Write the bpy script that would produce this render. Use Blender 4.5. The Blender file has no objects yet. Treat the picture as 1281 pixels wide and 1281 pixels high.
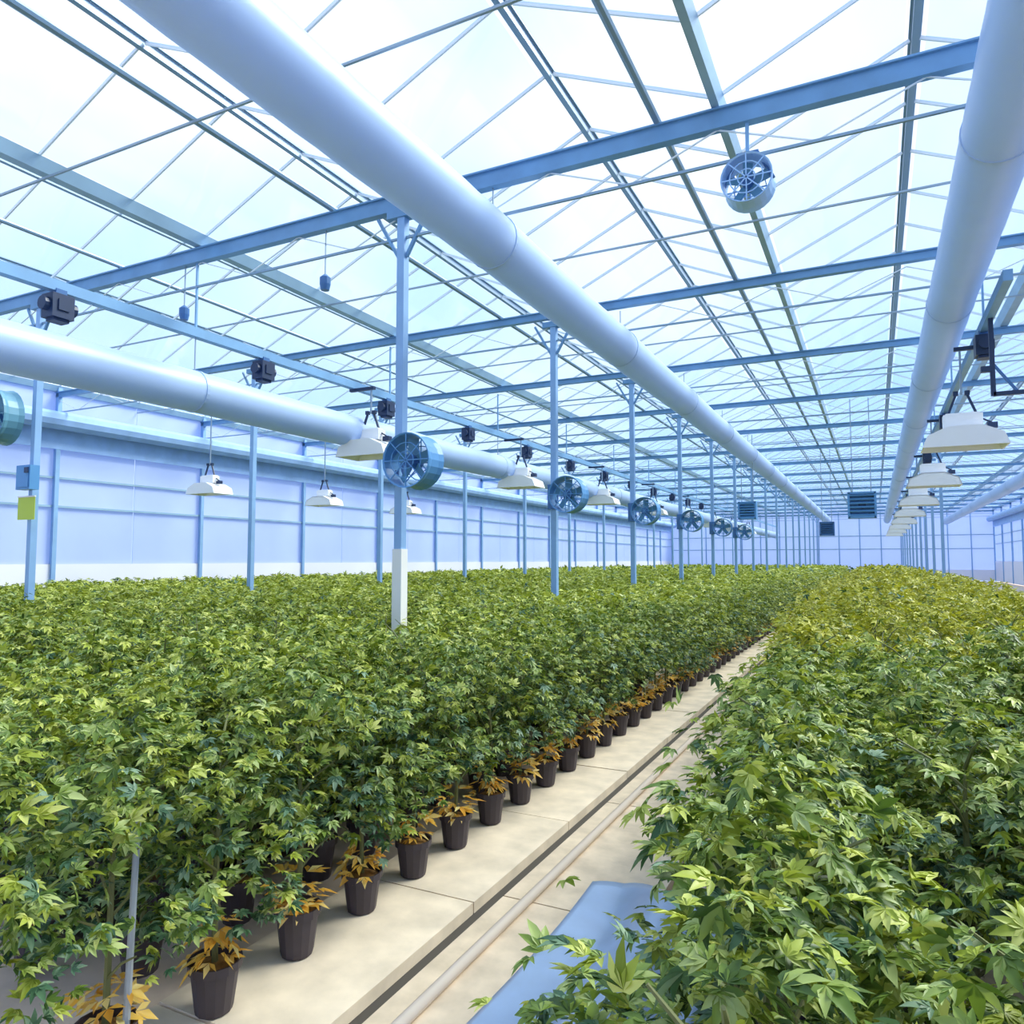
import bpy, math, random
import numpy as np
from mathutils import Vector, Matrix
R = math.radians
rnd = random.Random(7)
rng = np.random.default_rng(11)
SC = bpy.context.scene
COL = SC.collection

# ------------------------------------------------------------------ camera
H = 1.70                                    # eye height above the path
cam_d = bpy.data.cameras.new('camera')
cam_d.sensor_width = 36
cam_d.lens = 36 * 914 / 1281
cam_d.clip_start, cam_d.clip_end = 0.05, 500
cam = bpy.data.objects.new('camera', cam_d)
COL.objects.link(cam)
YAW, PITCH = R(26.4), R(3.76)
cam.location = (0, 0, H)
cam.rotation_euler = (R(90) + PITCH, 0, YAW)
SC.camera = cam

# ------------------------------------------------------------------ sky, sun, exposure
world = bpy.data.worlds.new('overcast_sky')
SC.world = world
world.use_nodes = True
wn = world.node_tree.nodes
wl = world.node_tree.links
bg = wn['Background']
tc = wn.new('ShaderNodeTexCoord')
nz = wn.new('ShaderNodeTexNoise')
nz.inputs['Scale'].default_value = 2.2
nz.inputs['Detail'].default_value = 4
rp = wn.new('ShaderNodeValToRGB')
rp.color_ramp.elements[0].position = 0.32
rp.color_ramp.elements[0].color = (0.42, 0.60, 0.88, 1)
rp.color_ramp.elements[1].position = 0.60
rp.color_ramp.elements[1].color = (0.72, 0.75, 0.80, 1)
wl.new(tc.outputs['Generated'], nz.inputs['Vector'])
wl.new(nz.outputs['Fac'], rp.inputs['Fac'])
sepz = wn.new('ShaderNodeSeparateXYZ')
rz_ = wn.new('ShaderNodeValToRGB')
rz_.color_ramp.elements[0].position = 0.0
rz_.color_ramp.elements[0].color = (0.62, 0.76, 1.0, 1)
rz_.color_ramp.elements[1].position = 0.55
rz_.color_ramp.elements[1].color = (1, 1, 1, 1)
mulc = wn.new('ShaderNodeMixRGB')
mulc.blend_type = 'MULTIPLY'
mulc.inputs['Fac'].default_value = 1
wl.new(tc.outputs['Generated'], sepz.inputs['Vector'])
wl.new(sepz.outputs['Z'], rz_.inputs['Fac'])
wl.new(rp.outputs['Color'], mulc.inputs['Color1'])
wl.new(rz_.outputs['Color'], mulc.inputs['Color2'])
wl.new(mulc.outputs['Color'], bg.inputs['Color'])
bg.inputs['Strength'].default_value = 1.0

sun_d = bpy.data.lights.new('sun', 'SUN')
sun_d.energy = 3.9
sun_d.angle = R(28)
sun_d.color = (1.0, 0.93, 0.78)
sun = bpy.data.objects.new('sun', sun_d)
sun.rotation_euler = (R(-28), R(34), 0)      # high, from the right and a little ahead
COL.objects.link(sun)

vs = SC.view_settings
vs.view_transform = 'Standard'
vs.look = 'None'
vs.gamma = 1
vs.use_curve_mapping = False
vs.exposure = 0.95
SC.cycles.max_bounces = 10
SC.cycles.transparent_max_bounces = 24
SC.cycles.use_denoising = True

# ------------------------------------------------------------------ materials
def mat(name, col, rough=0.5, metal=0.0, noise=0.0, scale=6.0, bump=0.0, translucent=0.0, col2=None):
    m = bpy.data.materials.new(name)
    m.use_nodes = True
    n, l = m.node_tree.nodes, m.node_tree.links
    b = n['Principled BSDF']
    b.inputs['Base Color'].default_value = (*col, 1)
    b.inputs['Roughness'].default_value = rough
    b.inputs['Metallic'].default_value = metal
    if noise or bump:
        t = n.new('ShaderNodeTexCoord')
        x = n.new('ShaderNodeTexNoise')
        x.inputs['Scale'].default_value = scale
        x.inputs['Detail'].default_value = 5
        l.new(t.outputs['Object'], x.inputs['Vector'])
        if noise:
            r = n.new('ShaderNodeValToRGB')
            c2 = col2 or tuple(c * (1 - noise) for c in col)
            r.color_ramp.elements[0].position = 0.3
            r.color_ramp.elements[0].color = (*c2, 1)
            r.color_ramp.elements[1].position = 0.68
            r.color_ramp.elements[1].color = (*col, 1)
            l.new(x.outputs['Fac'], r.inputs['Fac'])
            l.new(r.outputs['Color'], b.inputs['Base Color'])
        if bump:
            bp = n.new('ShaderNodeBump')
            bp.inputs['Strength'].default_value = bump
            bp.inputs['Distance'].default_value = 0.02
            l.new(x.outputs['Fac'], bp.inputs['Height'])
            l.new(bp.outputs['Normal'], b.inputs['Normal'])
    if translucent:
        tr = n.new('ShaderNodeBsdfTranslucent')
        tr.inputs['Color'].default_value = (*col, 1)
        mx = n.new('ShaderNodeMixShader')
        mx.inputs['Fac'].default_value = translucent
        l.new(b.outputs['BSDF'], mx.inputs[1])
        l.new(tr.outputs['BSDF'], mx.inputs[2])
        l.new(mx.outputs['Shader'], n['Material Output'].inputs['Surface'])
    return m

def leaf_mat(name, cols, trans=0.22):
    m = bpy.data.materials.new(name)
    m.use_nodes = True
    n, l = m.node_tree.nodes, m.node_tree.links
    b = n['Principled BSDF']
    b.inputs['Roughness'].default_value = 0.42
    b.inputs['Specular IOR Level'].default_value = 0.35
    g = n.new('ShaderNodeNewGeometry')
    r = n.new('ShaderNodeValToRGB')
    e = r.color_ramp.elements
    e[0].position, e[0].color = 0.0, (*cols[0], 1)
    e[1].position, e[1].color = 1.0, (*cols[-1], 1)
    for k, c in enumerate(cols[1:-1]):
        q = e.new((k + 1) / (len(cols) - 1))
        q.color = (*c, 1)
    l.new(g.outputs['Random Per Island'], r.inputs['Fac'])
    l.new(r.outputs['Color'], b.inputs['Base Color'])
    t = n.new('ShaderNodeBsdfTranslucent')
    mixc = n.new('ShaderNodeMixRGB')
    mixc.blend_type = 'MULTIPLY'
    mixc.inputs['Fac'].default_value = 1
    mixc.inputs['Color2'].default_value = (1.0, 1.0, 0.5, 1)
    l.new(r.outputs['Color'], mixc.inputs['Color1'])
    l.new(mixc.outputs['Color'], t.inputs['Color'])
    mx = n.new('ShaderNodeMixShader')
    mx.inputs['Fac'].default_value = trans
    l.new(b.outputs['BSDF'], mx.inputs[1])
    l.new(t.outputs['BSDF'], mx.inputs[2])
    l.new(mx.outputs['Shader'], n['Material Output'].inputs['Surface'])
    return m

def glass_mat():
    m = bpy.data.materials.new('roof_glass')
    m.use_nodes = True
    n, l = m.node_tree.nodes, m.node_tree.links
    n.remove(n['Principled BSDF'])
    t = n.new('ShaderNodeBsdfTransparent')
    t.inputs['Color'].default_value = (0.915, 0.965, 1.0, 1)
    gl = n.new('ShaderNodeBsdfGlossy')
    gl.inputs['Roughness'].default_value = 0.08
    mx = n.new('ShaderNodeMixShader')
    mx.inputs['Fac'].default_value = 0.05
    l.new(t.outputs['BSDF'], mx.inputs[1])
    l.new(gl.outputs['BSDF'], mx.inputs[2])
    l.new(mx.outputs['Shader'], n['Material Output'].inputs['Surface'])
    return m

M = {
    'steel': mat('blue_painted_steel', (0.20, 0.40, 0.66), 0.45, 0.0, 0.15, 3),
    'girder': mat('dark_blue_girder_paint', (0.15, 0.33, 0.58), 0.45, 0.0, 0.2, 3),
    'dark_steel': mat('galvanised_dark_steel', (0.24, 0.35, 0.47), 0.45, 0.3),
    'bar': mat('pale_aluminium_bar', (0.74, 0.80, 0.85), 0.45, 0.0),
    'gutter': mat('blue_grey_gutter', (0.33, 0.50, 0.66), 0.5, 0.1, 0.2, 2),
    'column': mat('pale_blue_column_paint', (0.26, 0.45, 0.74), 0.5, 0.0, 0.12, 3),
    'white_paint': mat('cream_white_paint', (0.85, 0.83, 0.80), 0.5),
    'duct': mat('white_duct_film', (0.53, 0.69, 0.96), 0.38, 0, 0.05, 2, 0.15, 0.22),
    'strap': mat('grey_strap', (0.35, 0.45, 0.6), 0.5),
    'wire': mat('hanger_wire', (0.30, 0.38, 0.46), 0.4, 0.5),
    'black': mat('navy_black_plastic', (0.012, 0.03, 0.085), 0.45),
    'blue': mat('blue_fan_enamel', (0.10, 0.29, 0.58), 0.4),
    'fan_pale': mat('pale_blue_fan_enamel', (0.34, 0.55, 0.86), 0.4),
    'blue_dark': mat('dark_blue_enamel', (0.05, 0.15, 0.36), 0.4),
    'teal': mat('teal_grey_enamel', (0.13, 0.32, 0.45), 0.45),
    'lamp_white': mat('white_reflector_enamel', (0.90, 0.90, 0.90), 0.3),
    'lamp_grey': mat('lamp_grey_housing', (0.55, 0.55, 0.58), 0.4),
    'panel': mat('blue_white_wall_panel', (0.68, 0.76, 0.95), 0.5, 0, 0.06, 1.2, 0, 0.5),
    'plinth': mat('white_wall_plinth', (0.82, 0.82, 0.92), 0.6),
    'screen': mat('rolled_blue_screen', (0.36, 0.56, 0.95), 0.7, 0, 0.15, 3),
    'concrete': mat('cream_concrete', (0.93, 0.78, 0.60), 0.75, 0, 0.25, 5, 0.25),
    'concrete2': mat('beige_concrete', (0.80, 0.65, 0.48), 0.8, 0, 0.28, 6, 0.25),
    'ground': mat('pinkish_floor', (0.80, 0.64, 0.52), 0.85, 0, 0.3, 4, 0.3),
    'slot': mat('dark_drain_slot', (0.07, 0.06, 0.05), 0.8),
    'bed_shade': mat('bed_ground_shade_colour', (0.055, 0.05, 0.03), 0.95, 0, 0.4, 8, 0.4),  # shade under the canopy, put into the ground colour
    'pipe': mat('pale_pipe_paint', (0.92, 0.76, 0.60), 0.75),
    'sheet': mat('pale_blue_plastic_sheet', (0.46, 0.62, 0.90), 0.3, 0, 0.2, 4, 0.2, 0.1),
    'pot': mat('dark_plum_pot_plastic', (0.055, 0.042, 0.055), 0.5, 0, 0.2, 9),
    'soil': mat('orange_brown_coir', (0.30, 0.16, 0.045), 0.95, 0, 0.5, 30, 0.6),
    'stem': mat('green_brown_stem', (0.16, 0.17, 0.06), 0.7),
    'stake': mat('grey_stake', (0.42, 0.46, 0.5), 0.6),
    'yellow': mat('yellow_sticky_card', (0.50, 0.62, 0.05), 0.5),
    'glass': glass_mat(),
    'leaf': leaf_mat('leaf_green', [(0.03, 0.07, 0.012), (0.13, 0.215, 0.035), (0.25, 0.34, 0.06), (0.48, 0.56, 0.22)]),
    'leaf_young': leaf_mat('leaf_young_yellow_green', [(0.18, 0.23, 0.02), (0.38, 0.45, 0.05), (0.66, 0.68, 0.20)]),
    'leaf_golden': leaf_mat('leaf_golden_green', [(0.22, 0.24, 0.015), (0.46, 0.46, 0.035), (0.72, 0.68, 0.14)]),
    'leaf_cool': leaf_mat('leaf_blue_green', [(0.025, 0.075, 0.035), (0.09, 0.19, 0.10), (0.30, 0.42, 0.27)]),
    'leaf_dry': leaf_mat('leaf_dry_orange', [(0.75, 0.36, 0.05), (0.92, 0.58, 0.10), (0.95, 0.80, 0.35)]),
}

# ------------------------------------------------------------------ helpers
class MB:
    """collects simple solids, then links them as ONE mesh object"""
    def __init__(s):
        s.v, s.f = [], []
    def add(s, vs, fs):
        o = len(s.v)
        s.v += [tuple(p) for p in vs]
        s.f += [tuple(i + o for i in q) for q in fs]
        return s
    def box(s, c, d, rot=None):
        x, y, z = d[0] / 2, d[1] / 2, d[2] / 2
        vs = [Vector((i * x, j * y, k * z)) for i in (-1, 1) for j in (-1, 1) for k in (-1, 1)]
        if rot is not None:
            vs = [rot @ p for p in vs]
        vs = [p + Vector(c) for p in vs]
        return s.add(vs, [(0, 1, 3, 2), (4, 6, 7, 5), (0, 4, 5, 1), (2, 3, 7, 6), (0, 2, 6, 4), (1, 5, 7, 3)])
    def bar(s, a, b, w, h=None):
        """rectangular bar from a to b"""
        a, b = Vector(a), Vector(b)
        d = b - a
        u = d.normalized()
        ref = Vector((0, 0, 1)) if abs(u.z) < 0.95 else Vector((1, 0, 0))
        sx = u.cross(ref).normalized() * w / 2
        sy = sx.normalized().cross(u) * (h or w) / 2
        vs = [p + i * sx + j * sy for p in (a, b) for i, j in ((-1, -1), (1, -1), (1, 1), (-1, 1))]
        return s.add(vs, [(0, 1, 2, 3), (7, 6, 5, 4), (0, 4, 5, 1), (1, 5, 6, 2), (2, 6, 7, 3), (3, 7, 4, 0)])
    def sweep(s, pts, rad, n=8, caps=True):
        pts = [Vector(p) for p in pts]
        rs = rad if isinstance(rad, (list, tuple)) else [rad] * len(pts)
        vs, fs = [], []
        for i, p in enumerate(pts):
            u = (pts[min(i + 1, len(pts) - 1)] - pts[max(i - 1, 0)]).normalized()
            ref = Vector((0, 0, 1)) if abs(u.z) < 0.9 else Vector((1, 0, 0))
            a = u.cross(ref).normalized()
            b = a.cross(u)
            for k in range(n):
                t = 2 * math.pi * k / n
                vs.append(p + rs[i] * (math.cos(t) * a + math.sin(t) * b))
        for i in range(len(pts) - 1):
            for k in range(n):
                q = (k + 1) % n
                fs.append((i * n + k, i * n + q, (i + 1) * n + q, (i + 1) * n + k))
        if caps:
            fs.append(tuple(range(n - 1, -1, -1)))
            fs.append(tuple(range((len(pts) - 1) * n, len(pts) * n)))
        return s.add(vs, fs)
    def lathe(s, prof, n=16, c=(0, 0, 0), axis='Z'):
        vs, fs = [], []
        for r, z in prof:
            for k in range(n):
                t = 2 * math.pi * k / n
                p = (r * math.cos(t), r * math.sin(t), z)
                if axis == 'Y':
                    p = (p[0], p[2], p[1])
                vs.append((p[0] + c[0], p[1] + c[1], p[2] + c[2]))
        for i in range(len(prof) - 1):
            for k in range(n):
                q = (k + 1) % n
                fs.append((i * n + k, i * n + q, (i + 1) * n + q, (i + 1) * n + k))
        return s.add(vs, fs)
    def mesh(s, name, m, smooth=False):
        me = bpy.data.meshes.new(name)
        me.from_pydata(s.v, [], s.f)
        me.materials.append(m)
        if smooth:
            me.polygons.foreach_set('use_smooth', [True] * len(me.polygons))
        me.update()
        return me
    def build(s, name, m, parent=None, smooth=False, kind=None, loc=None):
        return link(name, s.mesh(name, m, smooth), parent, kind, loc)

def link(name, me, parent=None, kind=None, loc=None):
    o = bpy.data.objects.new(name, me)
    COL.objects.link(o)
    if parent:
        o.parent = parent
    if kind:
        o['kind'] = kind
    if loc is not None:
        o.location = loc
    return o

def thing(name, label, cat, loc=(0, 0, 0), rz=0, group=None):
    o = bpy.data.objects.new(name, None)
    COL.objects.link(o)
    o.empty_display_size = 0.1
    o.location = loc
    o.rotation_euler = (0, 0, rz)
    o['label'] = label
    o['category'] = cat
    if group:
        o['group'] = group
    return o

def tag(o, label, cat, group=None):
    o['label'] = label
    o['category'] = cat
    if group:
        o['group'] = group
    return o

def structure(name, loc=(0, 0, 0)):
    o = bpy.data.objects.new(name, None)
    COL.objects.link(o)
    o.location = loc
    o['kind'] = 'structure'
    return o

def dup(root, loc, rz, label=None, scale=None):
    r = root.copy()
    COL.objects.link(r)
    r.location = loc
    r.rotation_euler = (0, 0, rz)
    if scale:
        r.scale = scale
    if label:
        r['label'] = label
    for ch in list(root.children):
        c = ch.copy()
        COL.objects.link(c)
        c.parent = r
        for g in ch.children:
            d = g.copy()
            COL.objects.link(d)
            d.parent = c
    return r

def cam_xy(x, y, z):
    """picture position (1281 frame) and depth of a world point: used for sorting by visible size only"""
    a = YAW
    right = y * math.sin(a) + x * math.cos(a)
    dep = y * math.cos(a) - x * math.sin(a)
    return right, dep

# ------------------------------------------------------------------ layout numbers
X_GUT = [-17.85 + 3.333 * k for k in range(9)]        # gutters; every second one over a row of columns
X_COL = (-11.30, -4.64, 2.02)                         # the three rows of columns
ZG, ZR = H + 4.2, H + 4.95                             # gutter and ridge heights
BAY, T0 = 4.3, 6.6
T_TR = [T0 + BAY * k for k in range(-3, 16)]          # trusses
T_A, T_B = T_TR[0], T_TR[-1]                           # building from -6.3 to 71.1
XL, XR = X_GUT[0], X_GUT[-1]
Z_TR = H + 4.0

# ------------------------------------------------------------------ floor, path
floor = structure('floor')
MB().box(((XL + XR) / 2, (T_A + T_B) / 2, -0.10), (XR - XL + 0.6, T_B - T_A + 0.6, 0.10)).build('ground_slab', M['ground'], floor)
bedL = MB().box(((XL - 3.25) / 2, (2.2 + T_B) / 2, -0.03), (-3.25 - XL, T_B - 2.2, 0.05))  # dark layer added under the plants so gaps between them look shaded
bedL.build('shaded_bed_ground', M['bed_shade'], floor)
MB().box(((2.9 - 0.78) / 2, (0.2 + T_B) / 2, -0.03), (2.9 + 0.78, T_B - 0.2, 0.05)).build('shaded_bed_ground', M['bed_shade'], floor)
for (x0, x1, m, z, ln) in ((-2.50, -1.825, 'concrete', 0.012, 1.25), (-1.735, -1.02, 'concrete2', 0.0, 1.6)):
    y = -3.0
    while y < T_B - 0.5:
        dz = rnd.uniform(-0.003, 0.003)
        mb = MB().box(((x0 + x1) / 2, y + ln / 2, -0.024 + z + dz), (x1 - x0, ln - 0.012, 0.055))
        mb.build('slab', M[m], floor)
        y += ln
MB().box((-1.78, (T_A + T_B) / 2, -0.047), (0.12, T_B - T_A, 0.01)).build('drain_slot', M['slot'], floor)

# ------------------------------------------------------------------ roof
ceiling = structure('ceiling')
for kg, x in enumerate(X_GUT):                        # gutters: U troughs along the house
    mb = MB()
    prof = [(-0.13, 0.14), (-0.07, 0.0), (0.07, 0.0), (0.13, 0.14), (0.115, 0.14), (0.06, 0.012), (-0.06, 0.012), (-0.115, 0.14)]
    gw = 0.5 if kg == 5 else 0.85
    vs = [(x + p[0] * gw, yy, ZG - 0.09 + p[1]) for yy in (T_A, T_B) for p in prof]
    mb.add(vs, [(k, (k + 1) % 8, 8 + (k + 1) % 8, 8 + k) for k in range(8)])
    mb.build('gutter', M['gutter'], ceiling)
X_RIDGE = [(X_GUT[k] + X_GUT[k + 1]) / 2 for k in range(8)]
for x in X_RIDGE:
    mb = MB().box((x, (T_A + T_B) / 2, ZR), (0.06, T_B - T_A, 0.09))
    mb.box((x, (T_A + T_B) / 2, ZR + 0.05), (0.11, T_B - T_A, 0.015))
    mb.build('ridge_bar', M['dark_steel'], ceiling)

PW = BAY / 4
panes, bars = [], []
ny = int(round((T_B - T_A) / PW))
for k, xr in enumerate(X_RIDGE):
    for xg in (X_GUT[k], X_GUT[k + 1]):
        sgn = 1 if xr > xg else -1
        for j in range(ny):
            y = T_A + PW * (j + 0.5)
            r_, d_ = cam_xy((xr + xg) / 2, y, 0)
            vis = d_ > 0.6 and abs(r_) < d_ * 0.95 + 1.5
            panes.append(((0 if vis else 1), d_, xg, xr, sgn, y))
            bars.append(((0 if vis else 1), d_, xg, xr, sgn, y - PW / 2))
panes.sort()
bars.sort()
def slope_rot(sgn):
    return Matrix.Rotation(-sgn * math.atan2(ZR - ZG, 3.333 / 2), 3, 'Y')
SL = math.hypot(ZR - ZG, 3.333 / 2)
pane_me = {s: MB().box((0, 0, 0), (SL - 0.20, PW - 0.035, 0.006), slope_rot(s)).mesh('glass_pane', M['glass']) for s in (1, -1)}
bar_me = {s: MB().box((0, 0, 0), (SL - 0.1, 0.018, 0.035), slope_rot(s)).mesh('glazing_bar', M['bar']) for s in (1, -1)}
for lst, mes, nm, w, th, m in ((panes, pane_me, 'glass_pane', PW - 0.035, 0.006, 'glass'), (bars, bar_me, 'glazing_bar', 0.018, 0.035, 'bar')):
    for (_, d_, xg, xr, sgn, y) in lst[:290]:
        link(nm, mes[sgn], ceiling, None, ((xg + xr) / 2, y, (ZG + ZR) / 2 + 0.03))
    rest = MB()
    for (_, d_, xg, xr, sgn, y) in lst[290:]:
        rest.box(((xg + xr) / 2, y, (ZG + ZR) / 2 + 0.03), (SL - (0.2 if m == 'glass' else 0.1), w, th), slope_rot(sgn))
    rest.build(nm, M[m], ceiling, kind='stuff')

for y in T_TR:                                         # one lattice girder per bay line
    dz = 0.17 if y < 7 else 0.11                       # the first girders are the deeper ones
    tr = MB().box(((XL + XR) / 2, y, Z_TR + 0.085 - dz / 2), (XR - XL, 0.10, dz))
    tr.box(((XL + XR) / 2, y, Z_TR + 0.085), (XR - XL, 0.16, 0.018))
    t = tr.build('truss', M['girder'], ceiling)
    MB().bar((XL, y, Z_TR - 0.40), (XR, y, Z_TR - 0.40), 0.026).build('bottom_chord', M['dark_steel'], t)
    w = MB()
    x = XL
    while x < XR - 0.1:
        w.bar((x, y, Z_TR - 0.08), (x + 0.833, y, Z_TR - 0.40), 0.012)
        w.bar((x + 0.833, y, Z_TR - 0.40), (x + 1.667, y, Z_TR - 0.08), 0.012)
        x += 1.667
    w.build('web_rods', M['bar'], t)
for x, z, r in ((-5.60, Z_TR + 0.12, 0.038), (-1.72, Z_TR + 0.12, 0.038), (-9.4, Z_TR + 0.12, 0.03)):
    MB().sweep([(x, T_A, z), (x, T_B, z)], r, 8).build('screen_rail', M['dark_steel'], ceiling)
# wind brace under the nearest bay on the left
MB().bar((-6.9, 2.3, Z_TR + 0.1), (-5.1, 2.3, ZR - 0.2), 0.06).build('roof_brace', M['dark_steel'], ceiling)
# fine tension wires across the house between the girders
for k in range(len(T_TR) - 1):
    y = T_TR[k] + BAY / 2
    MB().bar((XL, y, Z_TR - 0.02), (XR, y, Z_TR - 0.02), 0.022).build('cross_wire', M['wire'], ceiling)

# ------------------------------------------------------------------ columns
col_me = MB().box((0, 0, (Z_TR - 0.09) / 2), (0.095, 0.095, Z_TR - 0.09)).mesh('column', M['column'])
sleeve_me = MB().box((0, 0, 0.92), (0.12, 0.12, 1.80)).mesh('sleeve', M['white_paint'])
plate_me = MB().box((0, 0, 0.006), (0.30, 0.30, 0.05)).mesh('base_plate', M['gutter'])
head = MB().box((0, 0, Z_TR - 0.13), (0.36, 0.13, 0.09))
head.bar((0.05, 0, Z_TR - 0.62), (0.34, 0, Z_TR - 0.12), 0.035).bar((-0.05, 0, Z_TR - 0.62), (-0.34, 0, Z_TR - 0.12), 0.035)
head_me = head.mesh('head_bracket', M['girder'])
for x in X_COL:
    for y in T_TR:
        if y < 0:
            continue
        if x > 0 and y < 25:
            continue
        c = link('column', col_me, None, 'structure', (x, y, 0))
        for nm, me in (('sleeve', sleeve_me), ('base_plate', plate_me), ('head_bracket', head_me)):
            if nm == 'sleeve' and not (x == X_COL[1] and y < 7):
                continue
            link(nm, me, c)

# ------------------------------------------------------------------ walls
def side_wall(name, x, sgn):
    w = structure(name)
    pan = MB().box((0, 0, 0), (0.03, BAY / 2 - 0.03, ZG - 1.6)).mesh('panel', M['panel'])
    y = T_A
    while y < T_B - 0.1:
        link('panel', pan, w, None, (x, y + BAY / 4, 1.6 + (ZG - 1.6) / 2))
        y += BAY / 2
    MB().box((x, (T_A + T_B) / 2, 0.8), (0.14, T_B - T_A, 1.6)).build('plinth', M['plinth'], w)
    pst = MB().box((0, 0, ZG / 2), (0.10, 0.10, ZG)).mesh('post', M['column'])
    for y in T_TR:
        link('post', pst, w, None, (x - sgn * 0.08, y, 0))
    for z in (H + 1.3, H + 2.0):
        MB().box((x - sgn * 0.05, (T_A + T_B) / 2, z), (0.05, T_B - T_A, 0.05)).build('rail', M['gutter'], w)
    MB().sweep([(x - sgn * 0.36, T_A, H + 3.35), (x - sgn * 0.36, T_B, H + 3.35)], 0.22, 10).build('rolled_screen', M['screen'], w)
    MB().box((x - sgn * 0.12, (T_A + T_B) / 2, H + 3.0), (0.03, T_B - T_A, 0.62)).build('screen_sheet', M['screen'], w)
    return w
side_wall('wall_left', XL - 0.02, -1)
side_wall('wall_right', XR + 0.02, 1)

def end_wall(name, y, sgn):
    w = structure(name)
    for k in range(16):
        x0 = XL + k * 1.6665
        MB().box((0, 0, 0), (1.6665 - 0.05, 0.03, ZG - 0.9)).build('panel', M['panel'], w, loc=(x0 + 0.833, y, 0.9 + (ZG - 0.9) / 2))
        MB().box((0, 0, ZG / 2), (0.08, 0.08, ZG)).build('post', M['column'], w, loc=(x0, y - sgn * 0.07, 0))
    for k, xr in enumerate(X_RIDGE):                   # gable triangles
        g = [(X_GUT[k], y, ZG), (X_GUT[k + 1], y, ZG), (xr, y, ZR)]
        g2 = [(p[0], y + 0.03, p[2]) for p in g]
        MB().add(g + g2, [(0, 1, 2), (5, 4, 3), (0, 3, 4, 1), (1, 4, 5, 2), (2, 5, 3, 0)]).build('gable', M['panel'], w)
    MB().box(((XL + XR) / 2, y, 0.45), (XR - XL, 0.14, 0.9)).build('plinth', M['plinth'], w)
    for z in (H + 0.95, H + 2.1):
        MB().box(((XL + XR) / 2, y - sgn * 0.05, z), (XR - XL, 0.05, 0.07)).build('rail', M['gutter'], w)
end_wall('wall_far', T_B + 0.1, 1)
end_wall('wall_near', T_A - 0.1, -1)

# ------------------------------------------------------------------ air ducts
def air_duct(x, z, r, label, top=None, y0=-4.5, y1=69.0):
    t = thing('air_duct', label, 'duct', (x, y0, z))
    L = y1 - y0
    pts, rad = [], []
    n = 260
    for i in range(n + 1):
        s = (i / n) ** 1.35 * L                         # finer near the camera
        ph = ((s + y0 - T0) % BAY) / BAY
        sag = -0.018 * math.sin(math.pi * ph)
        pts.append((0, s, sag))
        rad.append(r * (1 + 0.006 * math.sin(s * 7.1) + 0.004 * math.sin(s * 17.3 + 1)))
    MB().sweep(pts, rad, 28).build('tube', M['duct'], t, smooth=True)
    for y in T_TR:
        if y0 < y < y1:
            b = MB().sweep([(0, y - y0 - 0.02, 0), (0, y - y0 + 0.02, 0)], r + 0.008, 28)
            s = b.build('strap', M['duct'], t)
            MB().bar((0, y - y0, r), (0, y - y0, (top or Z_TR - 0.07) - z), 0.012).build('hanger_wire', M['wire'], s)
    return t
air_duct(-3.50, H + 3.33, 0.285, 'wide white air duct running overhead from the top left corner to the far end')
air_duct(0.97, H + 3.35, 0.27, 'white air duct passing almost overhead beside the upper right corner')
air_duct(-7.92, H + 2.20, 0.27, 'low white air duct hung under the row of black motor boxes', H + 2.93)
air_duct(5.25, H + 3.15, 0.27, 'bluish air duct near the far wall beyond the right planting')

# support rails over the low duct and over the right lamps
def support_rail(x, z, label, y0, y1):
    t = thing('support_rail', label, 'rail', (x, y0, z))
    MB().box((0, (y1 - y0) / 2, 0), (0.09, y1 - y0, 0.12)).build('beam', M['steel'], t)
    for y in T_TR:
        if y0 < y < y1:
            MB().bar((0, y - y0, 0.05), (0, y - y0, Z_TR - 0.07 - z), 0.025).build('hanger_rod', M['steel'], t)
RAIL_Z = H + 2.98
support_rail(-7.92, RAIL_Z, 'blue steel rail above the low white duct, carrying black motor boxes', -4.0, 69)
support_rail(1.33, RAIL_Z, 'blue steel rail holding the white lamps over the right planting', 9.0, 69)

# black motor boxes hanging from the rails
def motor_box():
    t = thing('motor_box', '', 'motor', group='black motor boxes along the rails')
    MB().box((0, 0, -0.23), (0.20, 0.24, 0.26)).box((0, 0, -0.37), (0.14, 0.17, 0.05)).build('housing', M['black'], t)
    MB().sweep([(0, -0.18, -0.22), (0, 0.18, -0.22)], 0.075, 12).build('shaft', M['black'], t)
    MB().box((0, 0, -0.08), (0.11, 0.12, 0.09)).build('bracket', M['blue_dark'], t)
    MB().box((0.105, 0, -0.22), (0.02, 0.12, 0.12)).build('cover', M['black'], t)
    return t
mo = motor_box()
ONES = ['', 'first', 'second', 'third', 'fourth', 'fifth', 'sixth', 'seventh', 'eighth', 'ninth', 'tenth', 'eleventh', 'twelfth', 'thirteenth',
        'fourteenth', 'fifteenth', 'sixteenth', 'seventeenth', 'eighteenth', 'nineteenth']
ORD = ['nearest'] + [ONES[n] if n < 20 else (('twentieth', 'thirtieth', 'fortieth', 'fiftieth')[n // 10 - 2] if n % 10 == 0 else
       ('twenty', 'thirty', 'forty', 'fifty')[n // 10 - 2] + '-' + ONES[n % 10]) for n in range(2, 60)]
first = True
for k in range(12):
    lb = ('nearest black motor box above the low white duct' if k == 0 else ORD[k] + ' black motor box along the low white duct, counted from the near end')
    if first:
        mo.location = (-7.92, 4.8, RAIL_Z)
        mo['label'] = lb
        first = False
    else:
        dup(mo, (-7.92, 4.8 + 3.0 * k, RAIL_Z), 0, lb)
for k, y in enumerate((11.0, 16.8, 22.6)):
    dup(mo, (1.33, y, RAIL_Z), 0, ORD[k] + ' black motor box above the white lamps of the right planting')

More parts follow.
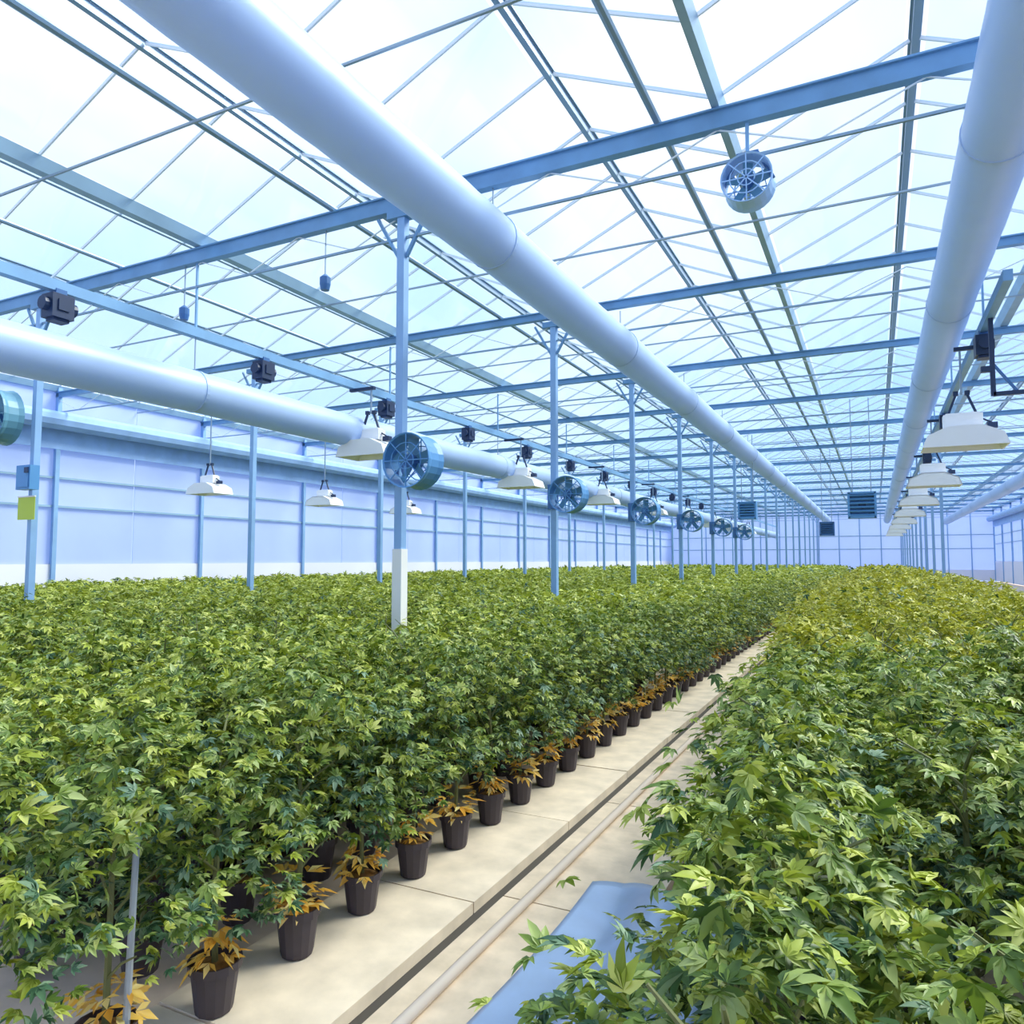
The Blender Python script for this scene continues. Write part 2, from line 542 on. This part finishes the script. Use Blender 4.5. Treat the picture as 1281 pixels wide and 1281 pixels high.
# ------------------------------------------------------------------ grow lamps
def grow_lamp():
    t = thing('grow_lamp', '', 'lamp', group='white grow lamps')
    # reflector hood: a trough open below, wall thickness modelled
    a = [(-0.50, 0.0), (-0.44, 0.16), (-0.20, 0.27), (0.20, 0.27), (0.44, 0.16), (0.50, 0.0)]
    b = [(-0.48, 0.0), (-0.425, 0.145), (-0.19, 0.25), (0.19, 0.25), (0.425, 0.145), (0.48, 0.0)]
    vs, fs = [], []
    for y in (-0.30, 0.30):
        vs += [(p[0], y, p[1]) for p in a] + [(p[0], y, p[1]) for p in b]
    for k in range(5):
        fs += [(k, k + 1, 12 + k + 1, 12 + k), (6 + k + 1, 6 + k, 18 + k, 18 + k + 1), (k, 6 + k, 7 + k, k + 1), (12 + k, 13 + k, 19 + k, 18 + k)]
    fs += [(0, 12, 18, 6), (5, 11, 23, 17)]
    mb = MB().add(vs, fs)
    for y in (-0.3, 0.3):
        mb.add([(p[0], y, p[1]) for p in a], [(0, 1, 2, 3, 4, 5)])
    mb.build('reflector', M['lamp_white'], t)
    MB().box((0, 0, 0.37), (0.46, 0.20, 0.18)).box((0, 0, 0.47), (0.40, 0.16, 0.02)).build('ballast', M['lamp_white'], t)
    MB().sweep([(-0.22, 0, 0.13), (0.22, 0, 0.13)], [0.035, 0.035], 10).box((-0.27, 0, 0.13), (0.10, 0.09, 0.10)).build('bulb', M['lamp_grey'], t)
    for sx in (-0.17, 0.17):
        MB().bar((sx, 0, 0.46), (sx * 0.4, 0, 0.74), 0.03).box((sx * 0.4, 0, 0.76), (0.06, 0.06, 0.06)).build('hook', M['black'], t)
    MB().box((0.34, 0, 0.29), (0.12, 0.10, 0.08)).bar((0.34, 0, 0.33), (0.22, 0, 0.40), 0.02).build('connector', M['black'], t)
    MB().bar((0, 0, 0.74), (0, 0, 1.0), 0.025).build('drop_rod', M['black'], t)
    return t
lamp = grow_lamp()
def lamp_rods(o, gap):
    """the drop rod of this lamp reaches up to whatever carries it"""
    for c in o.children:
        if c.name.startswith('drop_rod'):
            c.data = MB().bar((0, 0, 0.74), (0, 0, gap), 0.025).mesh('drop_rod', M['wire'])
spots = []
for k in range(8):
    spots.append((-7.55, 9.86 + 5.83 * k, H + 1.72, RAIL_Z - 0.06, ORD[k] + ' white grow lamp hanging beside the low white duct, counted from the near end'))
for k in range(8):
    spots.append((1.12, 11.6 + 5.83 * k, H + 1.52, RAIL_Z - 0.06, ORD[k] + ' white grow lamp over the right planting, counted from the near end'))
for k in range(3):
    spots.append((-15.0, 11.55 + 5.83 * k, H + 1.65, Z_TR - 0.02, ORD[k] + ' white grow lamp near the far left wall, counted from the near end'))
for k, (x, y, z, top, lb) in enumerate(spots):
    if k == 0:
        o = lamp
        o.location = (x, y, z)
        o['label'] = lb
    else:
        o = dup(lamp, (x, y, z), 0, lb)
    if x == -15.0:
        yb = min(T_TR, key=lambda q: abs(q + BAY / 2 - y))
        lamp_rods(o, top - z)
        o.location.y = yb + BAY / 2
    else:
        lamp_rods(o, top - z)
# the -7.55 and 1.12 rows hang a little off their rail, from short cross arms
for x0, x1, ys, lb in ((-7.92, -7.55, [9.86 + 5.83 * k for k in range(8)], 'low white duct'), (1.33, 1.12, [11.6 + 5.83 * k for k in range(8)], 'right planting')):
    for k, y in enumerate(ys):
        o = MB().box(((x0 + x1) / 2, 0, 0), (abs(x1 - x0) + 0.14, 0.06, 0.05)).build('lamp_arm', M['black'], None, loc=(0, y, RAIL_Z - 0.083))
        tag(o, ORD[k] + ' black cross arm on the rail over the ' + lb + ', holding a lamp', 'bracket', 'lamp cross arms')
# black angle bracket with a long arm above the nearest right lamp
t = thing('angle_bracket', 'black angle bracket hanging just above the nearest right lamp', 'bracket', (1.33, 10.35, RAIL_Z - 0.06))
MB().bar((0, 0, 0), (0, 0, -0.95), 0.05).build('upright', M['black'], t)
MB().bar((-0.12, 0, -0.62), (0.0, 0, -0.62), 0.07).bar((0, 0, -0.93), (0.62, 0, -0.93), 0.05).build('arm', M['black'], t)
MB().box((0.55, 0, -1.05), (0.10, 0.10, 0.22)).build('sensor_head', M['blue_dark'], t)
MB().bar((0.25, 0, -0.93), (0.0, 0, -0.55), 0.03).build('brace', M['blue_dark'], t)

# ------------------------------------------------------------------ circulation fans
def fan_mesh(t, r, m, depth=0.28):
    prof = [(r, -depth / 2), (r * 1.06, -depth / 2 - 0.01), (r * 1.06, -depth / 2 + 0.02), (r * 1.0, -depth / 4), (r, depth / 4), (r * 1.06, depth / 2), (r * 0.97, depth / 2), (r * 0.95, 0), (r, -depth / 2)]
    MB().lathe(prof, 24, axis='Y').build('drum', M[m], t, smooth=False)
    g = MB()
    for s in (-1, 1):
        y = s * depth / 2
        for q in (0.35, 0.68):
            pts = [(r * q * math.cos(a), y, r * q * math.sin(a)) for a in [2 * math.pi * k / 16 for k in range(17)]]
            g.sweep(pts, 0.006, 5)
        for k in range(4):
            a = math.pi * k / 4
            g.bar((-r * math.cos(a), y, -r * math.sin(a)), (r * math.cos(a), y, r * math.sin(a)), 0.010)
    g.build('guard', M[m], t)
    MB().sweep([(0, -0.09, 0), (0, 0.09, 0)], r * 0.26, 14).build('motor', M['blue_dark'], t)
    for k in range(5):
        a = 2 * math.pi * k / 5
        rot = Matrix.Rotation(a, 3, 'Y') @ Matrix.Rotation(R(32), 3, 'Z')
        b = MB()
        c = Matrix.Rotation(a, 3, 'Y') @ Vector((0, 0, r * 0.56))
        b.box(c, (r * 0.42, 0.012, r * 0.64), Matrix.Rotation(a, 3, 'Y') @ Matrix.Rotation(R(32), 3, 'Z'))
        b.build('blade', M['teal'], t)

def column_fan(x, y, z, r, m, label, group=None):
    t = thing('circulation_fan', label, 'fan', (x + 0.10 + r, y - 0.30, z), 0, group)
    fan_mesh(t, r, m)
    MB().bar((-r - 0.12, 0.30, 0.12), (-r * 0.85, 0.02, 0.10), 0.05).bar((-r - 0.12, 0.30, -0.12), (-r * 0.85, 0.02, -0.10), 0.05).box((-r - 0.10, 0.24, 0), (0.18, 0.03, 0.40)).build('bracket', M['blue_dark'], t)
    return t
for k, y in enumerate([q for q in T_TR if q > 0][1:7]):
    column_fan(X_COL[1], y, H + 1.02, 0.27, 'blue', ORD[k] + ' blue drum fan in the middle column row, counted from the near end', 'fans on the middle columns')
column_fan(X_COL[0] - 0.95, 6.6, H + 2.15, 0.40, 'teal', 'large teal drum fan high on the column at the left edge')

def hanging_fan(x, y, z, r, m, label, top):
    t = thing('hanging_fan', label, 'fan', (x, y, z))
    fan_mesh(t, r, m, 0.24)
    MB().bar((-r * 1.02, 0, 0), (-r * 0.4, 0, r * 1.25), 0.03).bar((r * 1.02, 0, 0), (r * 0.4, 0, r * 1.25), 0.03).bar((-r * 0.45, 0, r * 1.25), (r * 0.45, 0, r * 1.25), 0.04).build('yoke', M['blue_dark'], t)
    MB().bar((0, 0, r * 1.24), (0, 0, top - z), 0.03).build('drop_rod', M['steel'], t)
hanging_fan(-0.92, 6.6, H + 3.36, 0.21, 'fan_pale', 'small blue fan hanging under the nearest roof girder', Z_TR - 0.07)

def box_fan(x, y, z, s, m, label):
    t = thing('box_fan', label, 'fan', (x, y, z))
    b = MB()
    for sx in (-1, 1):
        b.box((sx * s / 2, 0, 0), (0.05, 0.30, s + 0.05))
        b.box((0, 0, sx * s / 2), (s, 0.30, 0.05))
    b.build('frame', M[m], t)
    MB().box((0, 0.10, 0), (s - 0.04, 0.02, s - 0.04)).build('back_plate', M[m], t)
    for k in range(6):
        MB().box((0, -0.12, -s / 2 + s * (k + 0.5) / 6), (s - 0.04, 0.06, 0.03), Matrix.Rotation(R(30), 3, 'X')).build('louvre', M[m], t)
    MB().sweep([(0, -0.05, 0), (0, 0.10, 0)], s * 0.15, 12).build('motor', M['black'], t)
    MB().bar((-s * 0.35, 0, s / 2), (-s * 0.35, 0, Z_TR - 0.07 - z), 0.02).bar((s * 0.35, 0, s / 2), (s * 0.35, 0, Z_TR - 0.07 - z), 0.02).build('hanger_rods', M['wire'], t)
box_fan(-0.25, T0 + BAY * 3, H + 1.32, 0.58, 'blue', 'square blue box fan hanging above the aisle at far end')
box_fan(-3.55, T0 + BAY * 4, H + 1.55, 0.50, 'blue', 'square blue box fan hanging under the wide overhead duct')
box_fan(-1.50, T0 + BAY * 5, H + 1.10, 0.44, 'blue_dark', 'small navy box fan hanging low above the aisle, farther off')

# small pendant sensors under the first girder
for k, (x, lb) in enumerate(((-5.75, 'small dark sensor hanging under the first girder near the middle column'), (-8.15, 'small dark sensor hanging under the first girder above the low duct'))):
    t = thing('sensor', lb, 'sensor', (x, 6.6, H + 3.28), 0, 'pendant sensors')
    MB().lathe([(0.0, -0.09), (0.05, -0.09), (0.065, -0.02), (0.065, 0.06), (0.02, 0.10), (0, 0.10)], 12).build('body', M['blue_dark'], t)
    MB().bar((0, 0, 0.09), (0, 0, Z_TR - 0.07 - H - 3.28), 0.012).build('cord', M['wire'], t)

# left-edge column: yellow sticky card and blue controller
t = thing('sticky_trap', 'yellow green sticky insect card on the column at the left edge', 'insect trap', (X_COL[0] + 0.02, 6.52, H + 0.60))
MB().box((-0.05, 0, 0.17), (0.42, 0.006, 0.34)).build('card', M['yellow'], t)
MB().box((-0.05, -0.002, 0.345), (0.43, 0.022, 0.02)).build('clip_bar', M['white_paint'], t)
t = thing('control_box', 'blue control box on the column above the yellow card', 'box', (X_COL[0], 6.47, H + 1.05))
MB().box((0.06, 0, 0.17), (0.34, 0.14, 0.36)).build('case', M['blue'], t)
MB().box((0.06, -0.075, 0.17), (0.29, 0.014, 0.30)).build('door', M['blue'], t)
MB().box((0.17, -0.09, 0.27), (0.08, 0.02, 0.08)).build('switch', M['black'], t)

# ------------------------------------------------------------------ plants: leaf geometry
def leaflet(l, w, fold, n=2):
    """pointed leaflet folded along its midrib, base at the origin, growing along +x"""
    if n == 1:
        v = [(0, 0, 0), (0.45 * l, w / 2, fold), (l, 0, -0.10 * l), (0.45 * l, -w / 2, fold)]
        return v, [(0, 1, 2), (0, 2, 3)]
    v = [(0, 0, 0), (0.33 * l, w / 2, fold), (0.68 * l, w * 0.36, fold * 0.5 - 0.03 * l), (l, 0, -0.16 * l),
         (0.68 * l, -w * 0.36, fold * 0.5 - 0.03 * l), (0.33 * l, -w / 2, fold), (0.5 * l, 0, -0.02 * l)]
    return v, [(0, 6, 1), (1, 6, 2), (2, 6, 3), (3, 6, 4), (4, 6, 5), (5, 6, 0)]

def leaf_template(k, detail):
    vs, fs = [], []
    angs = {5: (-68, -34, 0, 34, 68), 3: (-48, 0, 48), 1: (0,)}[k]
    for a in angs:
        s = 1 - abs(a) / 68 * 0.38
        v, f = leaflet(1.0 * s, 0.36 * s if k > 1 else 0.6, 0.05, detail)
        c, sn = math.cos(R(a)), math.sin(R(a))
        o = len(vs)
        vs += [(p[0] * c - p[1] * sn, p[0] * sn + p[1] * c, p[2] + 0.01 * abs(a) / 34) for p in v]
        fs += [tuple(i + o for i in q) for q in f]
    return np.array(vs), np.array(fs)
T5, T3, T1 = leaf_template(5, 2), leaf_template(3, 1), leaf_template(1, 1)

def scatter_leaves(tmpl, P, D, N, S):
    """vertices and triangles of one leaf per row of P (origin), D (direction), N (normal hint), S (size)"""
    tv, tf = tmpl
    D = D / np.linalg.norm(D, axis=1, keepdims=True)
    Y = np.cross(N, D)
    Y /= np.linalg.norm(Y, axis=1, keepdims=True) + 1e-9
    Z = np.cross(D, Y)
    V = P[:, None, :] + S[:, None, None] * (tv[None, :, 0:1] * D[:, None, :] + tv[None, :, 1:2] * Y[:, None, :] + tv[None, :, 2:3] * Z[:, None, :])
    F = tf[None, :, :] + (np.arange(len(P)) * len(tv))[:, None, None]
    return V.reshape(-1, 3), F.reshape(-1, 3)

def np_mesh(name, V, F, mats, mi=None):
    me = bpy.data.meshes.new(name)
    me.vertices.add(len(V))
    me.vertices.foreach_set('co', V.astype(np.float32).ravel())
    me.loops.add(F.size)
    me.loops.foreach_set('vertex_index', F.astype(np.int32).ravel())
    me.polygons.add(len(F))
    me.polygons.foreach_set('loop_start', np.arange(0, F.size, 3, dtype=np.int32))
    for m in mats:
        me.materials.append(m)
    if mi is not None:
        me.polygons.foreach_set('material_index', mi.astype(np.int32))
    me.update(calc_edges=True)
    return me

HP = 1.17                                             # plant height above ground

def plant_leaves(n, g, zlo, r0, size):
    """origins and frames of n leaves of a bushy plant: dense shell, clusters on side shoots"""
    k = 15
    za = np.sort(g.uniform(zlo, HP - 0.05, k))
    ph = np.arange(k) * 2.4 + g.uniform(0, 6)
    u = (za - zlo) / (HP - zlo)
    rr = r0 * (0.55 + 0.75 * np.sin(np.pi * (0.22 + 0.66 * u))) * g.uniform(0.65, 1.12, k)
    rr = rr * np.where(u > 0.85, 0.55, 1.0)
    tips = np.stack([rr * np.cos(ph), rr * np.sin(ph), za + g.uniform(0.0, 0.10, k)], 1)
    c = g.integers(0, k, n)
    s = g.uniform(0.25, 1.05, n) ** 0.6
    base = np.stack([np.zeros(n), np.zeros(n), za[c] - 0.16], 1)
    P = base + (tips[c] - base) * s[:, None] + g.normal(0, 0.055, (n, 3))
    out = np.stack([P[:, 0], P[:, 1], np.zeros(n)], 1)
    out /= np.linalg.norm(out, axis=1, keepdims=True) + 1e-6
    D = out * 0.55 + g.normal(0, 0.65, (n, 3)) + np.array([0, 0, 0.02])
    D[:, 2] = D[:, 2] * 0.5 - 0.12
    N = np.array([0, 0, 1.0]) + out * 0.30 + g.normal(0, 0.34, (n, 3))
    S = size * g.uniform(0.65, 1.25, n)
    P[:, 2] = np.clip(P[:, 2], 0.20, HP + 0.04)
    P[:, :2] *= np.minimum(1, np.where(P[:, 2] < 0.55, 0.95, 1.25) * r0 / (np.hypot(P[:, 0], P[:, 1]) + 1e-6))[:, None]
    return P, D, N, S

def foliage_mesh(seed, n, tmpl, size, warm, zlo=0.34, young='leaf_young'):
    g = np.random.default_rng(seed)
    P, D, N, S = plant_leaves(n, g, zlo, 0.30, size)
    V, F = scatter_leaves(tmpl, P, D, N, S)
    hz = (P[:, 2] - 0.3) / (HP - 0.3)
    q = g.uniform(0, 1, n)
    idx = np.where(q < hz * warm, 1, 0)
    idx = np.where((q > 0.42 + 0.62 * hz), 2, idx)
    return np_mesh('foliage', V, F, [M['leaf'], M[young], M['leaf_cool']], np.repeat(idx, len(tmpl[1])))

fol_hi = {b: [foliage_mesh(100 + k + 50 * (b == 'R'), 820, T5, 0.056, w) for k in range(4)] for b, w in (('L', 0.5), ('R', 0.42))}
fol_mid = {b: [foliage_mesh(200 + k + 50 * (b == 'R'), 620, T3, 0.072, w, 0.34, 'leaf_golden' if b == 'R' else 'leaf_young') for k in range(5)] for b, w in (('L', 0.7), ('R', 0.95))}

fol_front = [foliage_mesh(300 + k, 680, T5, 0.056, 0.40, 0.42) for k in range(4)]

def stem_mesh(seed):
    g = random.Random(seed)
    mb = MB()
    mb.sweep([(0, 0, 0.15), (0.01, 0.0, 0.45), (-0.01, 0.01, 0.8), (0.0, 0.0, HP - 0.20)], [0.012, 0.011, 0.008, 0.004], 6)
    for k in range(11):
        z = 0.34 + k * 0.065
        a = k * 2.4 + g.uniform(0, 1)
        r = g.uniform(0.10, 0.19)
        mb.sweep([(0, 0, z), (r * 0.5 * math.cos(a), r * 0.5 * math.sin(a), z + 0.08), (r * math.cos(a), r * math.sin(a), z + 0.13)], [0.006, 0.005, 0.003], 5)
    return mb.mesh('stem', M['stem'])
stems = [stem_mesh(k) for k in range(3)]
pot_b = MB().lathe([(0.0, 0.005), (0.066, 0.005), (0.070, 0.02), (0.088, 0.165), (0.098, 0.166), (0.100, 0.200), (0.092, 0.200), (0.088, 0.175), (0.08, 0.15)], 14)
pot_me = pot_b.mesh('pot', M['pot'])
soil_me = MB().lathe([(0.088, 0.168), (0.06, 0.182), (0.03, 0.186), (0.0, 0.188)], 12).mesh('soil', M['soil'])
leaf_me = {}
for b, mnames in (('L', ('leaf', 'leaf_cool', 'leaf_young')), ('R', ('leaf', 'leaf_cool', 'leaf_young'))):
    leaf_me[b] = []
    for k, mn in enumerate(mnames):
        V, F = T5
        leaf_me[b].append(np_mesh('leaf', V * 1.0, F, [M[mn]]))
gd = np.random.default_rng(5)
def dry_mesh(seed):
    g = np.random.default_rng(seed)
    n = 26
    a = g.uniform(0, 6.28, n)
    r = g.uniform(0.02, 0.10, n)
    P = np.stack([r * np.cos(a), r * np.sin(a), g.uniform(0.19, 0.33, n)], 1)
    D = np.stack([np.cos(a), np.sin(a), g.uniform(-0.7, 0.2, n)], 1)
    N = np.array([0, 0, 1.0]) + g.normal(0, 0.4, (n, 3))
    V, F = scatter_leaves(T3, P, D, N, g.uniform(0.06, 0.095, n))
    return np_mesh('dry_leaves', V, F, [M['leaf_dry']])
dry = [dry_mesh(k) for k in range(3)]

# planting grid
plants = []
for i in range(32):                                    # left bed: rows leave from the path edge to the wall
    x = -2.27 - 0.47 * i
    if x < XL + 0.7:
        break
    y = 1.62 - 0.44 if i == 0 else 2.0 + 0.2 * (i % 2) + max(0, (i - 2) * 0.02)
    while y < T_B - 1.5:
        jx, jy = (0, 0) if i == 0 else (rnd.uniform(-0.07, 0.07), rnd.uniform(-0.07, 0.07))
        plants.append(('L', i, x + jx, y + jy))
        y += 0.44
for i in range(6):                                     # right bed
    x0 = -0.24 + 0.48 * i
    y = 1.05 - (0.18 if i in (1, 2) else 0.0) + 0.12 * (i % 2)
    while y < T_B - 1.5:
        x = x0 - (0.07 * (y > 2.6) + 0.58 * min(1, max(0, (y - 4) / 8))) * (1 - i / 5) + (0.05 if i == 0 and y < 1.7 else 0)
        if min(math.hypot(x - hx, y - hy) for hx, hy in ((0.16, 2.1), (0.62, 3.9))) < 0.36:
            y += 0.46
            continue                                   # gaps where no plant stands
        plants.append(('R', i, x + rnd.uniform(-0.06, 0.06), y + rnd.uniform(-0.07, 0.07)))
        y += 0.46
cand = []
far = []
for b, i, x, y in plants:
    if any(abs(x - q) < 0.37 for q in X_COL) and min(abs(y - q) for q in T_TR) < 0.37:
        continue                                       # nothing grows where a column stands
    r_, d_ = cam_xy(x, y, 0)
    if d_ < 0.2 or abs(r_) > d_ * 0.70 + 1.6:
        continue
    inside = abs(r_) < d_ * 0.70 + 0.45
    cand.append((d_ if inside else d_ + 100, b, i, x, y))
cand.sort()
near = [c for c in cand if c[0] < 100 and c[1] == 'L' and c[2] == 0 and c[4] < 21]
near += [c for c in cand if c[0] < 100 and c not in set(near)][:296 - len(near)]
near.sort()
far = [c for c in cand if c not in set(near)]
n_front = n_edge = 0
row_n = {}
count = {'L': 0, 'R': 0}
leafy = {'L': 0, 'R': 0}
for rank, (d_, b, i, x, y) in enumerate(near):
    hi = d_ < 5.0
    front = b == 'L' and i == 0
    grp = 'plants of the left planting' if b == 'L' else 'plants of the right planting'
    if front:
        lb = ORD[n_front] + ' leafy plant in a dark pot with dry orange leaves, front row along the aisle'
        grp = 'front row of pots along the aisle'
        n_front += 1
    elif b == 'L':
        row_n['L', i] = row_n.get(('L', i), 0) + 1
        if row_n['L', i] <= 2 and i <= 9:
            lb = '%s bushy green plant of the %s row behind the front pots, left planting' % (ORD[row_n['L', i] - 1], ORD[i])
        else:
            lb = 'bushy green plant deep inside the left planting, well behind the front row of pots'
    elif i == 0:
        lb = ORD[n_edge] + ' bushy plant along the aisle edge of the right planting'
        n_edge += 1
        grp = 'aisle edge row of the right planting'
    else:
        row_n['R', i] = row_n.get(('R', i), 0) + 1
        if row_n['R', i] <= 5:
            lb = '%s bushy plant of the %s row in from the aisle, right planting' % (ORD[row_n['R', i] - 1], ORD[i])
        else:
            lb = 'bushy yellow green plant farther back in the right planting, away from the aisle edge'
    t = thing('potted_plant', lb, 'plant', (x, y, 0.0 if not front else 0.016), rnd.uniform(0, 6.28), grp)
    hs = rnd.uniform(0.95, 1.09)
    if front:
        hs = rnd.uniform(0.93, 1.02)
    t.scale = (rnd.uniform(0.95, 1.12), rnd.uniform(0.95, 1.12), hs)
    if front:
        t.scale.x = t.scale.y = 1.0
    link('pot', pot_me, t)
    link('soil', soil_me, t)
    link('stem', stems[rank % 3], t)
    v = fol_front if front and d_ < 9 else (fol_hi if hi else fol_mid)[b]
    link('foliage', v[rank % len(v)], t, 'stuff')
    if front:
        link('dry_leaves', dry[rank % 3], t, 'stuff')['label'] = 'dry orange lower leaves'
    if leafy[b] < (12 if b == 'R' else 9) and (b == 'R' or i < 2):   # large outer leaves of the nearest plants, one by one
        leafy[b] += 1
        g = np.random.default_rng(900 + rank)
        P, D, N, S = plant_leaves(46, g, 0.58, 0.28, 0.064)
        P[:, :2] *= np.minimum(1, 0.23 / np.hypot(P[:, 0], P[:, 1]))[:, None]
        P[:, 2] = np.minimum(P[:, 2], 1.02)
        for k in range(46):
            dd = Vector(D[k]).normalized()
            yy = Vector(N[k]).cross(dd).normalized()
            zz = dd.cross(yy)
            o = link('leaf', leaf_me[b][k % 3], t)
            m4 = Matrix((( *dd, 0), (*yy, 0), (*zz, 0), (0, 0, 0, 1))).transposed()
            s_ = float(S[k])
            m4 = m4 @ Matrix.Scale(s_, 4)
            m4.translation = Vector(P[k])
            o.matrix_local = m4
# stakes in two front pots
for k, y in enumerate((1.18, 1.62)):
    o = MB().sweep([(0, 0, 0), (0.015, 0.01, 0.72)], [0.012, 0.010], 7).build('plant_stake', M['stake'], None, loc=(-2.21, y + 0.03, 0.17))
    tag(o, ('grey plant stake in the nearest front row pot', 'grey plant stake in the second front row pot')[k], 'stake', 'stakes in the front pots')

# far canopy: everything past the individually built plants, one mass per bed
for b in ('L', 'R'):
    Vs, Fs, Is, off = [], [], [], 0
    for lo, hi_, n, tm, sz, top in ((0, 18, 95, T3, 0.105, 0.55), (18, 34, 46, T3, 0.14, 0.72), (34, 99, 26, T1, 0.22, 0.80), (99, 999, 24, T3, 0.15, 0.4)):
        pl = [c for c in far if c[1] == b and lo <= c[0] < hi_]
        if not pl:
            continue
        XY = np.array([(c[3], c[4]) for c in pl])
        m = len(pl) * n
        C = np.repeat(XY, n, axis=0)
        hh = np.repeat(rng.uniform(0.93, 1.05, len(pl)), n)
        a = rng.uniform(0, 6.28, m)
        edge = np.repeat(np.array([c[2] == 0 for c in pl]), n)
        z = np.where(edge, rng.uniform(0.2, 1, m), rng.uniform(top, 1, m) ** 0.8)
        rr = 0.32 * np.sqrt(rng.uniform(0, 1, m)) * np.clip(1.35 - z ** 4, 0.3, 1)
        P = np.stack([C[:, 0] + rr * np.cos(a), C[:, 1] + rr * np.sin(a), HP * 1.03 * hh * z], 1)
        D = np.stack([np.cos(a), np.sin(a), np.zeros(m)], 1) * 0.5 + rng.normal(0, 0.6, (m, 3))
        D[:, 2] = D[:, 2] * 0.5 - 0.1
        N = np.array([0, 0, 1.0]) + rng.normal(0, 0.4, (m, 3))
        keep = np.ones(m, bool)
        for qx in X_COL:
            for qy in T_TR:
                keep &= ~((np.abs(P[:, 0] - qx) < 0.28) & (np.abs(P[:, 1] - qy) < 0.28))
        P, D, N, z, m = P[keep], D[keep], N[keep], z[keep], int(keep.sum())
        V, F = scatter_leaves(tm, P, D, N, sz * rng.uniform(0.7, 1.25, m))
        Vs.append(V)
        Fs.append(F + off)
        off += len(V)
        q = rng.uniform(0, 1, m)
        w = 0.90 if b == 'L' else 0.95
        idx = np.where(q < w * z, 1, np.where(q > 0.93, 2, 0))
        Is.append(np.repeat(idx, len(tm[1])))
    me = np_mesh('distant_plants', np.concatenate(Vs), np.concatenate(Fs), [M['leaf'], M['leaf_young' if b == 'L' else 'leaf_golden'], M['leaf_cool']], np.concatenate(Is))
    o = link('distant_plants', me, None, 'stuff')
    o['label'] = ('distant leafy plants merging into a green field left of the aisle' if b == 'L' else 'distant yellow green plants merging into a field right of the aisle')
    o['category'] = 'plants'

# ------------------------------------------------------------------ things on the floor
o = MB().sweep([(0, T_A + 4, 0), (0, T_B - 2, 0)], 0.024, 10).build('floor_pipe', M['pipe'], None, smooth=True, loc=(-1.585, 0, 0.024 + 0.005))
tag(o, 'pale heating pipe lying along the aisle floor', 'pipe')
nx, nyy = 26, 60
vs, fs = [], []
for j in range(nyy + 1):
    for i in range(nx + 1):
        u, v = i / nx, j / nyy
        x = -1.38 + 0.74 * u + 0.03 * math.sin(v * 9) * (1 - u)
        y = -0.4 + 4.1 * v + 0.10 * math.sin(u * 7)
        z = 0.010 + 0.022 * abs(math.sin(7 * u + 5 * v)) + 0.17 * math.exp(-((u - 0.55 + 0.1 * math.sin(v * 6)) / 0.20) ** 2) * (0.35 + 0.65 * math.sin(math.pi * min(1, max(0, v))) ** 0.5) + 0.02 * math.sin(11 * v + 3 * u) * u
        vs.append((x, y, max(0.008, z) ))
for j in range(nyy):
    for i in range(nx):
        a = j * (nx + 1) + i
        fs.append((a, a + 1, a + nx + 2, a + nx + 1))
o = MB().add(vs, fs).build('plastic_sheet', M['sheet'], None, smooth=True)
so = o.modifiers.new('thickness', 'SOLIDIFY')
so.thickness = 0.004
tag(o, 'pale blue plastic sheet rumpled on the floor beside the right planting', 'sheet')
